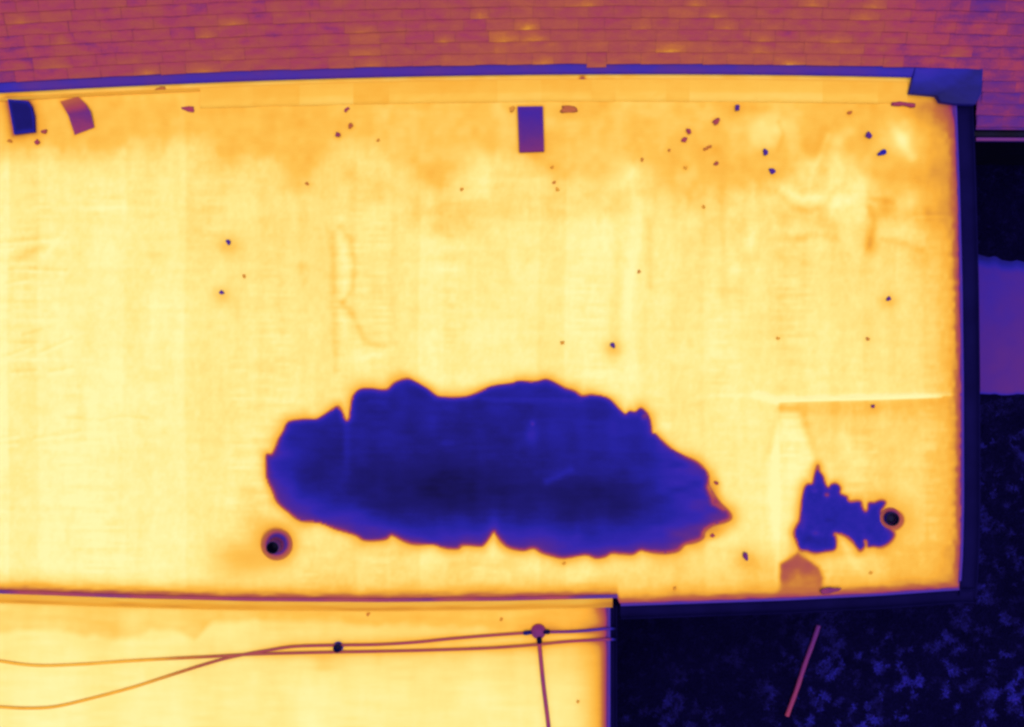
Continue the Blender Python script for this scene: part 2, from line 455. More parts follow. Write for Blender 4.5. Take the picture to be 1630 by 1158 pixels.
def roof_heat():
    x, y = X, Y
    t = 0.932 + 0.030 * sstep(260, 760, y) - 0.03 * sstep(900, 1300, x) + 0.015 * sstep(500, 100, x)
    # boards under the membrane: broad upright bands of their own warmth
    r = np.random.RandomState(3)
    edges = np.cumsum(r.uniform(36, 62, 60)) - 420
    off = r.uniform(-0.028, 0.024, 61)
    ew = x + 3 * vnoise(y / 90, x * 0, 44)
    band = np.full(x.shape, off[0])
    for e, a, b in zip(edges, off[:-1], off[1:]):
        band += (b - a) * sstep(e - 3, e + 3, ew)
    t += band
    t += 0.028 * fnoise(x / 60, y / 130, 11) + 0.020 * fnoise(x / 16, y / 110, 17)
    rip = vnoise(x / 55, y / 240, 21)
    t += 0.024 * vnoise(x / 38, y / 5.0, 23) * sstep(-0.1, 0.6, rip) * sstep(250, 330, y)
    t += 0.010 * vnoise(x / 60, y / 9.0, 25)
    t += 0.020 * fnoise(x / 9, y / 14, 27) + 0.010 * vnoise(x / 4, y / 5, 29)
    ur = sstep(1040, 1180, x) * sstep(520, 380, y)
    t += ur * (0.040 * fnoise(x / 26 + 0.6 * vnoise(x / 50, y / 50, 305), y / 34, 303, 4))
    rc = np.random.RandomState(19)                       # short slanting creases near the left end, light and dark sides painted in
    for k in range(16):
        cx, cy = rc.uniform(-60, 100), rc.uniform(370, 720)
        ln, sl = rc.uniform(14, 34), rc.uniform(-.45, .05)
        dd = seg_dist(x, y, [(cx - ln, cy - sl * ln), (cx + ln, cy + sl * ln)])
        d2_ = seg_dist(x, y, [(cx - ln, cy - sl * ln - 5), (cx + ln, cy + sl * ln - 5)])
        t += 0.03 * np.exp(-(dd / 3.2) ** 2) - 0.028 * np.exp(-(d2_ / 3.5) ** 2)
    # stain below the flashing, running down in lobes
    x_lo, y_lo = ([-400, 0, 60, 110, 150, 200, 225, 255, 290, 320, 350, 400, 440, 470, 520, 545, 600, 640, 660, 700, 745, 760, 830, 900, 960, 1010, 1060, 1120, 1180, 1240, 1300, 1340, 1400, 1460, 1530],
                   [240, 240, 246, 250, 244, 232, 222, 250, 228, 226, 246, 240, 262, 300, 245, 215, 232, 262, 275, 300, 262, 250, 262, 292, 285, 262, 300, 320, 290, 262, 255, 262, 290, 330, 345])
    kx = np.arange(-400, 1532, 2.0)
    kl = np.interp(kx, x_lo, y_lo) + 13 * vnoise(kx / 34, kx * 0 + 2.2, 31) + 9 * vnoise(kx / 15, kx * 0 + 7.7, 32)
    ker = np.exp(-(np.arange(-12, 13) / 5.0) ** 2); ker /= ker.sum()
    kl = np.convolve(np.pad(kl, 12, 'edge'), ker, 'valid')
    lo = np.interp(x, kx, kl) + 5 * vnoise(x / 9, y / 16, 33)
    st = 1 - sstep(-22, 24 + 12 * vnoise(x / 40, y * 0, 35), y - lo)
    st = st * np.clip(0.80 + 0.30 * fnoise(x / 30, y / 80, 36), 0, 1)
    tgt = 0.79 + 0.014 * sstep(480, 700, x) + 0.025 * fnoise(x / 45, y / 22, 37) + 0.02 * vnoise(x / 12, y / 14, 38) + 0.035 * sstep(620, 1100, x) * vnoise(x / 60, y / 40, 39)
    t = t * (1 - st) + tgt * st
    # wide faint second tide of stain
    lo2 = np.interp(x, [-400, 300, 520, 640, 655, 660, 750, 790, 860, 990, 1010, 1100, 1250, 1340, 1420, 1530], [270, 275, 325, 335, 345, 360, 365, 355, 350, 340, 330, 345, 350, 390, 420, 430])
    st2 = (1 - sstep(-28, 22, y - lo2 + 16 * vnoise(x / 24, y / 30, 40))) * (1 - st)
    t -= st2 * (0.022 + 0.045 * sstep(-0.2, 0.8, fnoise(x / 50, y / 50, 41)))
    blk = sstep(648, 672, x) * sstep(775, 730, x) * sstep(290, 340, y) * sstep(388, 376, y)
    t -= 0.035 * blk * (0.8 + 0.5 * vnoise(x / 14, y / 14, 42))
    blk = sstep(795, 815, x) * sstep(1010, 985, x) * sstep(290, 322, y) * sstep(362, 345, y)
    t -= 0.03 * blk * (0.8 + 0.5 * vnoise(x / 14, y / 14, 43))
    # blotchy right upper quarter
    rq = sstep(1000, 1120, x) * sstep(430, 330, y) * sstep(165, 200, dT + 118)
    t += rq * 0.055 * fnoise(x / 38, y / 46, 51)
    for (cx, cy, rx, ry, a) in [(1330, 270, 14, 60, .10), (1215, 205, 34, 28, .09), (1285, 320, 60, 16, .07), (1430, 370, 40, 14, .08), (1190, 410, 16, 12, -.06), (1365, 330, 22, 60, .06),
                                (1400, 335, 34, 16, -.06), (1480, 345, 40, 10, -.06), (1385, 385, 10, 26, -.07), (1260, 380, 30, 8, -.05), (1440, 222, 16, 20, .07), (1352, 213, 20, 14, .05),
                                (995, 272, 24, 26, .07), (760, 255, 30, 16, .04), (690, 290, 22, 22, -.05), (640, 215, 34, 40, .04), (770, 290, 20, 22, .05), (905, 330, 24, 8, .032), (880, 195, 40, 14, .04),
                                (250, 408, 14, 9, -.035), (250, 470, 18, 50, .02), (715, 425, 24, 9, .035), (712, 410, 24, 5, -.035), (483, 425, 16, 9, -.035), (250, 487, 22, 4, .03), (840, 410, 9, 16, -.04),
                                (170, 333, 60, 5, .03), (60, 400, 36, 4, -.03), (85, 385, 24, 5, .03), (45, 545, 30, 2.7, -.03), (45, 573, 90, 3, .03), (1105, 645, 14, 5, -.03)]:
        t += a * np.exp(-((x - cx) / rx) ** 2 - ((y - cy) / ry) ** 2)
    # lines of wrinkles: relief shading, light and dark sides, painted into the heat
    def line(pts, w, a):
        nonlocal t
        t = t + a * np.exp(-(seg_dist(x, y, pts) / w) ** 2)
    line([(530, 372), (531, 480), (535, 590)], 6, -.045)
    line([(542, 362), (558, 382), (565, 425), (560, 462), (545, 482)], 5, -.045)
    line([(545, 482), (565, 508), (582, 545), (610, 552)], 6, -.06)
    line([(541, 380), (551, 420), (549, 470)], 9, .055)
    line([(545, 500), (555, 540), (560, 575)], 9, .03)
    line([(575, 572), (600, 562), (625, 556)], 5, .03)
    line([(1015, 320), (1010, 400), (1000, 480), (1010, 600)], 11, .045)
    line([(1033, 350), (1035, 455)], 7, -.045)
    line([(985, 390), (980, 560)], 9, -.03)
    line([(70, 408), (102, 372)], 5, .03)
    line([(30, 412), (66, 393)], 6, -.035)
    line([(36, 533), (66, 524)], 3, -.04)
    line([(100, 664), (160, 668), (190, 662), (235, 665)], 3, -.03)
    line([(70, 713), (115, 716)], 3, .03)
    line([(1235, 305), (1262, 330), (1290, 336), (1318, 322), (1332, 300)], 6, -.05)
    line([(1248, 300), (1275, 318), (1300, 314)], 7, .04)
    line([(1385, 316), (1420, 322)], 5, -.05)
    line([(1384, 330), (1392, 352), (1384, 395)], 6, -.06)
    line([(1300, 262), (1318, 215)], 5, .05)
    line([(1405, 382), (1440, 388), (1468, 400)], 5, -.045)
    line([(1425, 208), (1452, 250)], 9, .05)
    line([(1455, 346), (1525, 345)], 3, .05)
    line([(1200, 330), (1190, 400), (1172, 430)], 9, .035)
    line([(1150, 300), (1152, 470)], 6, -.03)
    line([(1262, 390), (1290, 372), (1330, 380)], 6, -.035)
    line([(1240, 195), (1247, 215), (1238, 240)], 4, -.04)
    # raised seam and the loose sheet below it
    line([(1110, 632), (1210, 629)], 5, .022)
    line([(1205, 629), (1240, 639), (1300, 636), (1400, 634), (1528, 628)], 5.5, .13)
    below = y - np.interp(x, [1240, 1300, 1400, 1528], [643, 640, 638, 632])
    t -= np.where((x > 1236) & (below > -1), 0.15 * np.exp(-np.clip(below, 0, None) / 14) * sstep(1236, 1244, x), 0)  # shadow below the raised seam, painted into the heat
    t -= (0.045 + 0.02 * fnoise(x / 30, y / 40, 67)) * sstep(1236, 1244, x) * sstep(0, 15, below)
    flap = [(1241, 655), (1274, 655), (1299, 735), (1295, 765), (1272, 830), (1262, 850), (1240, 935), (1236, 935), (1222, 780), (1224, 730)]
    df = sdist(x, y, flap)
    t += 0.075 * (1 - sstep(-12, 7, df))
    line([(1278, 660), (1290, 700), (1302, 742)], 7, -.05)
    line([(1240, 650), (1224, 720)], 6, -.035)
    line([(1340, 696), (1365, 735), (1360, 755)], 14, .04)
    line([(1340, 860), (1356, 880), (1362, 900)], 8, .06)
    # brown many-sided stain
    hexa = [(1242, 898), (1270, 879), (1304, 903), (1312, 920), (1309, 944), (1240, 946)]
    dh = sdist(x, y, hexa)
    ht = 0.645 + 0.09 * sstep(0, 45, y - np.interp(x, [1242, 1270, 1304, 1312], [898, 880, 903, 915])) + 0.02 * vnoise(x / 9, y / 9, 61)
    wgt = 1 - sstep(-7, 6, dh)
    t = t * (1 - wgt) + ht * wgt
    # cooler low ground between the pond and the eave
    t -= 0.06 * sstep(855, 880, y) * sstep(380, 560, x) * (0.8 + 0.6 * fnoise(x / 40, y / 20, 65))
    t -= 0.03 * sstep(880, 905, y) * sstep(1300, 1280, x) * sstep(900, 1000, x)
    # edges of the roof
    t = np.where(dT < 8, 0.83 + 0.03 * vnoise(x / 20, y / 20, 71), t)
    t = t - (t - 0.775) * np.exp(-((dT - 11) / 4) ** 2)
    e = (t - 0.42) * np.exp(-(np.clip(dB, 0, None) / 8.5)) * 0.95 + (t - 0.72) * 0.62 * np.exp(-(dB / 22.0) ** 2) * 1.0
    t -= np.clip(e, 0, 1) * (0.9 + 0.25 * fnoise(x / 25, y / 6, 73))
    e = (t - 0.41) * np.exp(-(np.clip(dR, 0, None) / 6.5)) + (t - 0.74) * 0.75 * np.exp(-(dR / 40.0) ** 2) + 0.02 * sstep(90, 60, dR)
    t -= np.clip(e, 0, 1) * (0.9 + 0.2 * vnoise(x / 6, y / 9, 75))
    # corner by the dark flashing
    t -= 0.13 * np.exp(-((x - 1520) / 55) ** 2 - ((y - 168) / 26) ** 2) + 0.03 * np.exp(-((x - 1460) / 90) ** 2 - ((y - 185) / 30) ** 2)
    # dirt washed out from under the flashing
    t -= 0.30 * np.exp(-((x - 927) / 5) ** 2 - ((y - 126) / 6) ** 2)
    line([(932, 131), (950, 130), (975, 128)], 4, -.06)
    line([(1165, 173), (1215, 172)], 9, -.03)
    # thermal fringe round the ponds, a soft camera halo painted into the heat
    for poly, wide in ((POND_S, 1.0), (POOL_S, 0.8)):
        d = sdist(x, y, poly)
        dd = np.clip(d, 0, None)
        wv = 1 + 0.4 * vnoise(x / 30, y / 30, 81)
        t -= (t - 0.50) * np.exp(-dd / (3.3 * wv)) * 0.9
        t -= np.clip(t - 0.78, 0, 1) * 0.75 * np.exp(-(dd / (13 * wide * wv)) ** 2)
        t = np.where(d < -2, 0.3, t)
    # big halo at the sharp end of the pond and by the left shore
    for cx, cy, rx, ry, a in [(1138, 775, 12, 20, .10), (1140, 848, 18, 12, .14), (408, 830, 22, 40, .10), (400, 780, 14, 20, .05), (795, 862, 9, 10, .06)]:
        t -= a * np.exp(-((x - cx) / rx) ** 2 - ((y - cy) / ry) ** 2)
    # cooler halo round the vent pipes
    r1 = np.hypot(x - 440, y - 864)
    t -= np.clip(t - 0.60, 0, 1) * (1 - sstep(18, 34, r1))
    t -= np.clip(t - 0.78, 0, 1) * 0.9 * np.exp(-(np.clip(r1 - 24, 0, 99) / 16) ** 2)
    t -= np.clip(t - 0.79, 0, 1) * 0.95 * np.exp(-((x - 395) / 55) ** 2 - ((y - 890) / 30) ** 2)
    r2 = np.hypot(x - 1424, y - 828)
    t -= np.clip(t - 0.58, 0, 1) * (1 - sstep(12, 21, r2))
    t -= np.clip(t - 0.78, 0, 1) * 0.8 * np.exp(-(np.clip(r2 - 16, 0, 99) / 22) ** 2)
    # around slabs and scraps
    for poly in SLABS:
        d = np.clip(sdist(x, y, poly[0]), 0, None)
        t -= np.clip(t - poly[2], 0, 1) * np.exp(-d / poly[1])
    for sx, sy, l, w, a, h, kd, lb, halo in SCRAPS:
        if halo:
            t -= np.clip(t - 0.72, 0, 1) * 0.5 * np.exp(-((x - sx) / (halo + w * .5)) ** 2 - ((y - sy - halo * .35) / (halo * .8 + w * .5)) ** 2)
    for sx, sy, _lb in FAINT:
        t -= 0.02 * np.exp(-((x - sx) ** 2 + (y - sy) ** 2) / 70)
    return np.clip(t, 0, 1)


# stone slabs and bent sheet on the roof: outline, reach of the cool margin, its heat
SL_BLUE = [(12, 158), (44, 161), (50, 170), (54, 186), (55, 210), (22, 214)]
SL_BENT = [(96, 162), (124, 154), (136, 166), (144, 178), (150, 203), (119, 215), (109, 184)]
SL_PAVER = [(824, 170), (864, 169.5), (866, 241), (827, 242.5)]
SLABS = [(SL_BLUE, 7.0, 0.60), (SL_BENT, 2.5, 0.70), (SL_PAVER, 2.0, 0.68)]

T = roof_heat()
Z = RZ + 0.004 * fnoise(X / 40, Y / 60, 91) + 0.003 * vnoise(X / 30, Y / 7, 92)
Z += 0.014 * np.exp(-(seg_dist(X, Y, [(1212, 630), (1240, 639), (1300, 636), (1400, 634), (1528, 628)]) / 5) ** 2)
Z += 0.010 * np.exp(-(seg_dist(X, Y, [(541, 380), (551, 420), (549, 470)]) / 8) ** 2)
Z += 0.008 * np.exp(-(seg_dist(X, Y, [(545, 500), (555, 540), (580, 572)]) / 8) ** 2)
Z += 0.007 * np.exp(-(seg_dist(X, Y, [(1015, 320), (1010, 400), (1000, 480), (1010, 600)]) / 10) ** 2)
for poly in (POND_S, POOL_S):
    Z -= 0.020 * (1 - sstep(-30, 4, sdist(X, Y, poly)))
grid_obj('flat_roof', Pn(X, Y, Z), M_MEM, house, T)

# rim of the roof sheet turned down at the eaves
rim = [P(right_x(y) - 0.3, y, RZ) for y in range(160, 936, 20)] + [P(x, bot_y(x) - 0.3, RZ) for x in np.linspace(1525.5, 988, 30)]
v, f = sweep(rim[::-1], [(0.0, 0.004), (-0.010, 0.0), (-0.012, -0.07)])
mesh_obj('roof_rim', v, f, M_OBJV, house, heat=0.30)

# --- lower flat roof
lx = np.arange(-400, 968 + STEP, STEP * 1.5); lx[-1] = 968
ly = np.linspace(0, 1, 190)
X2, V2 = np.meshgrid(lx, ly, indexing='ij')
yt2 = np.interp(X2, BOT[0][:7] , np.array(BOT[1][:7]) + 14)
Y2 = yt2 + V2 * (1420 - yt2)
CAB_A = [(-60, 1046), (0, 1053), (35, 1058), (70, 1060), (130, 1058), (200, 1053), (270, 1049), (330, 1046), (400, 1042), (470, 1040), (540, 1038.5), (620, 1037), (700, 1035), (780, 1032), (850, 1027), (900, 1022), (960, 1018.5)]
CAB_B = [(-60, 1122), (0, 1126), (45, 1128), (90, 1125), (150, 1111), (210, 1095), (260, 1079), (310, 1063), (350, 1051), (385, 1043), (425, 1036), (470, 1029.5), (540, 1027.5), (600, 1026.5), (660, 1023), (720, 1017), (780, 1012), (836, 1008)]
CAB_B2 = [(875, 1006.5), (905, 1006), (930, 1004.5), (960, 1001.5)]
CAB_C = [(858, 1020), (861, 1050), (865, 1090), (870, 1130), (874, 1165), (878, 1220)]
t2 = 0.955 + 0.02 * fnoise(X2 / 70, Y2 / 70, 101) + 0.02 * sstep(1040, 1120, Y2) - 0.045 * sstep(250, 600, X2) * sstep(1110, 1020, Y2)
t2 += 0.012 * vnoise(X2 / 40, Y2 / 8, 103) + 0.022 * vnoise(X2 / 55, Y2 / 400, 104) + 0.014 * fnoise(X2 / 14, Y2 / 40, 106) - 0.012
lo3 = np.interp(X2, [-400, 0, 50, 100, 150, 200, 240, 280, 310, 340, 420, 520, 640, 800, 940], [1000, 1006, 1002, 1006, 1012, 1018, 1004, 1004, 1018, 990, 986, 990, 996, 1000, 1010]) + 3 * vnoise(X2 / 15, Y2 / 30, 105)
t2 -= (0.075 + 0.02 * fnoise(X2 / 30, Y2 / 20, 107)) * (1 - sstep(-7, 8, Y2 - lo3))
d2 = 968 - X2
t2 -= np.clip(t2 - 0.45, 0, 1) * np.exp(-d2 / 6.0) + np.clip(t2 - 0.74, 0, 1) * 0.8 * np.exp(-(d2 / 34) ** 2) + 0.04 * np.exp(-(d2 / 100) ** 2)
dc = np.minimum(seg_dist(X2, Y2, CAB_A), seg_dist(X2, Y2, CAB_B + CAB_B2))
t2 -= 0.07 * np.exp(-(dc / 6) ** 2) * sstep(200, 400, X2) + 0.045 * np.exp(-(dc / 14) ** 2) * sstep(350, 480, X2)
t2 -= 0.05 * np.exp(-(seg_dist(X2, Y2, CAB_C) / 8) ** 2) + 0.05 * np.exp(-(np.hypot(X2 - 857, Y2 - 1006) / 24) ** 2)
t2 -= np.clip(t2 - 0.80, 0, 1) * np.exp(-((Y2 - yt2) / 5.0) ** 2)
t2 -= 0.10 * np.exp(-((X2 - 960) / 16) ** 2 - ((Y2 - 968) / 14) ** 2)
t2 -= 0.05 * np.exp(-((X2 - 516) / 22) ** 2 - ((Y2 - 1058) / 16) ** 2)
Z2 = LZ + 0.004 * fnoise(X2 / 50, Y2 / 50, 109)
grid_obj('lower_flat_roof', Pn(X2, Y2, Z2), M_MEM, house, np.clip(t2, 0, 1))

# upstand sheet between the lower roof and the flat roof, and the bar that clamps it
ux = np.linspace(-400, 975, 300)
prof = np.array([0.0, 0.25, 0.5, 0.75, 1.0])
uy = np.interp(ux, BOT[0][:7], BOT[1][:7])
upts = np.zeros((300, 5, 3)); uh = np.zeros((300, 5))
for j, q in enumerate(prof):
    zz = (RZ - 0.012) * (1 - q) + (LZ + 0.008) * q
    yy = uy + 2.0 + (q ** 0.9) * 15.0
    upts[:, j] = Pn(ux, yy, zz + 0 * ux)
    uh[:, j] = [0.775, 0.815, 0.775, 0.735, 0.78][j] + 0.03 * vnoise(ux / 40, ux * 0 + j, 111) - 0.08 * (ux > 930) * (ux - 930) / 45
grid_obj('upstand_flashing', upts, M_MEM, house, uh)
bar = [P(x, y - 0.4, RZ + 0.012) for x, y in zip(np.linspace(-400, 983, 140), np.interp(np.linspace(-400, 983, 140), BOT[0][:7], BOT[1][:7]))]
v, f = sweep(bar, [(-0.021, -0.006), (-0.019, 0.002), (0.019, 0.002), (0.021, -0.02)])
bx_ = np.repeat(np.linspace(-400, 983, 140), 4)
bh = 0.46 - 0.06 * sstep(100, -50, bx_) - 0.15 * sstep(860, 983, bx_) + 0.07 * vnoise(bx_ / 45, bx_ * 0, 115)
mesh_obj('clamping_bar', v, f, M_METAL, house, heat=bh)

# --- drip edges and gutters
def gutter(path, width, depth, heat_in, heat_lip, name='gutter', side=1):
    pr = [(0.0, 0.0), (0.012, -0.006)]
    for i in range(7):
        a = math.pi * i / 6
        pr.append((0.015 + (width - 0.03) * (0.5 - 0.5 * math.cos(a)), -0.01 - depth * math.sin(a)))
    pr += [(width - 0.006, 0.004), (width, 0.0), (width - 0.002, -0.02)]
    pr = [(side * a, b) for a, b in pr]
    v, f = sweep(path, pr)
    k = len(pr)
    hp = [heat_lip, heat_lip] + [heat_in] * 7 + [heat_lip * 0.8, heat_lip, heat_in]
    return mesh_obj(name, v, f, M_GUTTER, house, heat=np.tile(hp, len(path)), smooth=True)


gp = [P(np.interp(y, *RIGHT) + 1.5, y, RZ - 0.045) for y in range(150, 951, 20)]
gutter(gp[::-1], 0.195, 0.05, 0.055, 0.065)
gp = [P(x, bot_y(x) + 1.5, RZ - 0.045) for x in np.linspace(988, 1552, 40)]
gutter(gp, 0.16, 0.05, 0.045, 0.05)
gp = [P(969.5, y, LZ - 0.02) for y in range(966, 1420, 25)]
gutter(gp[::-1], 0.09, 0.04, 0.03, 0.05)
# thin metal drip edges that catch the cold sky
for path in ([P(right_x(y) + 0.4, y, RZ + 0.002) for y in range(165, 936, 20)][::-1],
             [P(x, bot_y(x) + 0.6, RZ + 0.002) for x in np.linspace(988, 1527, 40)],
             [P(969, y, LZ + 0.010) for y in range(968, 1420, 25)][::-1]):
    v, f = sweep(path, [(-0.012, 0.004), (0.018, 0.002), (0.022, -0.03)])
    mesh_obj('drip_edge', v, f, M_METAL, house, heat=np.tile([0.38, 0.24, 0.20], len(path)))

# --- strip of metal flashing along the foot of the shingles
fx = np.linspace(-400, 1470, 400)
fp = np.zeros((400, 6, 3)); fh = np.zeros((400, 6))
for j, q in enumerate([0, .02, .3, .6, .95, 1.0]):
    zz = RZ + [0.010, 0.052, 0.056, 0.062, 0.07, 0.07][j]
    fp[:, j] = Pn(fx, 118.6 + bow(fx) - q * 20.5, zz + 0 * fx)
    fh[:, j] = 0.305 + 0.055 * fnoise(fx / 60, fx * 0 + j * 0.4, 121) - 0.05 * sstep(60, -20, fx) - 0.045 * sstep(1280, 1440, fx)
grid_obj('valley_flashing', fp, M_METAL, house, fh)

# --- overlapped flashing panels at the top of the flat roof
bf = bpy.data.objects.new('base_flashing', None); C.objects.link(bf); bf.parent = house
panels = [(-390, -292, 0), (-290, -192, 0), (-190, -92, 0), (-90, -1, 0), (1, 96, 0), (98, 205, 0), (207, 318, 0), (320, 402, .4), (404, 476, .5), (478, 562, .8), (564, 619, .15), (621, 700, .9), (702, 790, .8), (792, 861, .7), (863, 941, .9),
          (943, 978, .1), (980, 1060, .6), (1062, 1096, .3), (1098, 1205, .9), (1207, 1309, 1.0), (1311, 1396, .8), (1398, 1443, .2)]
rr = random.Random(5)
for a, b, k in panels:
    n = 8
    xx = np.linspace(a - 1.5, b + 1.5, n)
    zo = rr.uniform(0, .004)
    rows = [0, .25, .5, .62, .8, .96, 1.0]
    p = np.zeros((n, len(rows), 3)); h = np.zeros((n, len(rows)))
    j0 = rr.uniform(-.015, .015)
    for j, q in enumerate(rows):
        yb = 126.5 + bow(xx) + q * ((36 if k else 5) - (0.25 if k else 0) * bow(xx))
        p[:, j] = Pn(xx, yb, RZ + 0.045 - 0.034 * q + (0 if j < 6 else -0.010) + zo + 0 * xx)
        h[:, j] = 0.785 + j0 + .6 * k * [0.0, 0.015, .03, .075, .085, .06, 0.0][j] + 0.012 * vnoise(xx / 14, xx * 0 + j * .7, 131)
    grid_obj('flashing_panel', p, M_MEM, bf, h)

# --- folded dark metal at the corner of shingles and flat roof
cp = [(1458, 108), (1448, 148.5), (1492, 152.5), (1497.5, 162.5), (1520, 165.5), (1552.5, 166.5), (1562.5, 149), (1565, 110)]
cz = RZ + 0.10
poly = [P(x, y, cz)[:2] for x, y in cp]
n = len(poly)
cc = np.mean(np.array(poly), 0)
vv = [(x, y, RZ + 0.012) for x, y in poly] + [(x, y, cz - 0.006) for x, y in poly]
vv += [(x + (cc[0] - x) * 0.06, y + (cc[1] - y) * 0.06, cz) for x, y in poly] + [(cc[0], cc[1], cz + 0.02)]
ff = [(k * n + i, k * n + (i + 1) % n, (k + 1) * n + (i + 1) % n, (k + 1) * n + i) for k in range(2) for i in range(n)]
ff += [(2 * n + i, 2 * n + (i + 1) % n, 3 * n) for i in range(n)]
hh = [0.25] * n + [0.24, 0.16, 0.12, 0.10, 0.11, 0.14, 0.18, 0.18] + [0.25, 0.14, 0.11, 0.10, 0.11, 0.14, 0.16, 0.16] + [0.14]
mesh_obj('corner_flashing', vv, ff, M_METAL, house, heat=hh)

# --- shingled slope
TAN = math.tan(math.radians(20))
PITCH = 18.4
ZS = RZ + 0.085


def slope_z(py, x):
    """height of the shingled plane where the view meets it"""
    dy = (101 + bow(x) - py) * S
    return ZS + dy * TAN


pr_x = np.linspace(-420, 1950, 80)
rows = np.array([-360, -120, 0, 60, 101])
deck = np.zeros((80, 5, 3))
for j, q in enumerate(rows):
    yy = q + bow(pr_x)
    deck[:, j] = Pn(pr_x, yy, 0 * pr_x + 0)
    for i in range(80):
        deck[i, j] = P(pr_x[i], yy[i], slope_z(yy[i], pr_x[i]) - 0.012)
pitched = grid_obj('pitched_roof', deck, M_SHINGLE, house, np.full((80, 5), 0.40))
pitched['warmth'] = 0.0
px_ = np.linspace(1554, 1950, 20)
deck2 = np.zeros((20, 4, 3))
for j, q in enumerate([96, 140, 180, 204]):
    for i in range(20):
        yy = q + bow(px_[i]) * 0.3
        deck2[i, j] = P(px_[i], yy, slope_z(yy, px_[i]) - 0.012)
o = grid_obj('eave_deck', deck2, M_SHINGLE, house, np.full((20, 4), 0.36)); o['warmth'] = 0.0

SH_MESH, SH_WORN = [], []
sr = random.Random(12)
for k in range(5):
    c0, c1, c2, c3 = [sr.uniform(-.02, .02) for _ in range(4)]
    e = sr.uniform(-.012, .012)
    b0 = [(-.5, 0 + e, 0), (0.0, c0, 0), (.5, -e, 0)]
    vb = b0 + [(x, y + 0.02, 0.010) for x, y, z in b0] + [(-.5 + c1 * .3, .42, 0.0075), (0, .42, 0.0075), (.5 + c2 * .3, .42, 0.0075)] + [(-.5, .66, 0.005), (0, .66, .005), (.5, .66, .005)] + [(-.5, 1.0, 0), (0, 1.0, 0), (.5, 1.0, 0)]
    fb = []
    for r_ in range(4):
        for c in range(2):
            fb.append((r_ * 3 + c, r_ * 3 + c + 1, r_ * 3 + c + 4, r_ * 3 + c + 3))
    me = bpy.data.meshes.new('shingle')
    me.from_pydata(vb, [], fb)
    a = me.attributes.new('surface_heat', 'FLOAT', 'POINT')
    a.data.foreach_set('value', [-.02] * 3 + [0.015, 0.02 + c3, 0.015] + [0.012, c3, 0.012] + [-.05] * 3 + [-.05] * 3)  # upper rows darker: shadow line under the course above, painted into the heat
    me.materials.append(M_SHINGLE)
    SH_MESH.append(me)
    mb = me.copy(); mb.name = 'shingle_worn'
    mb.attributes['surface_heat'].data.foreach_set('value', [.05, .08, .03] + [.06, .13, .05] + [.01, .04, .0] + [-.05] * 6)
    SH_WORN.append(mb)

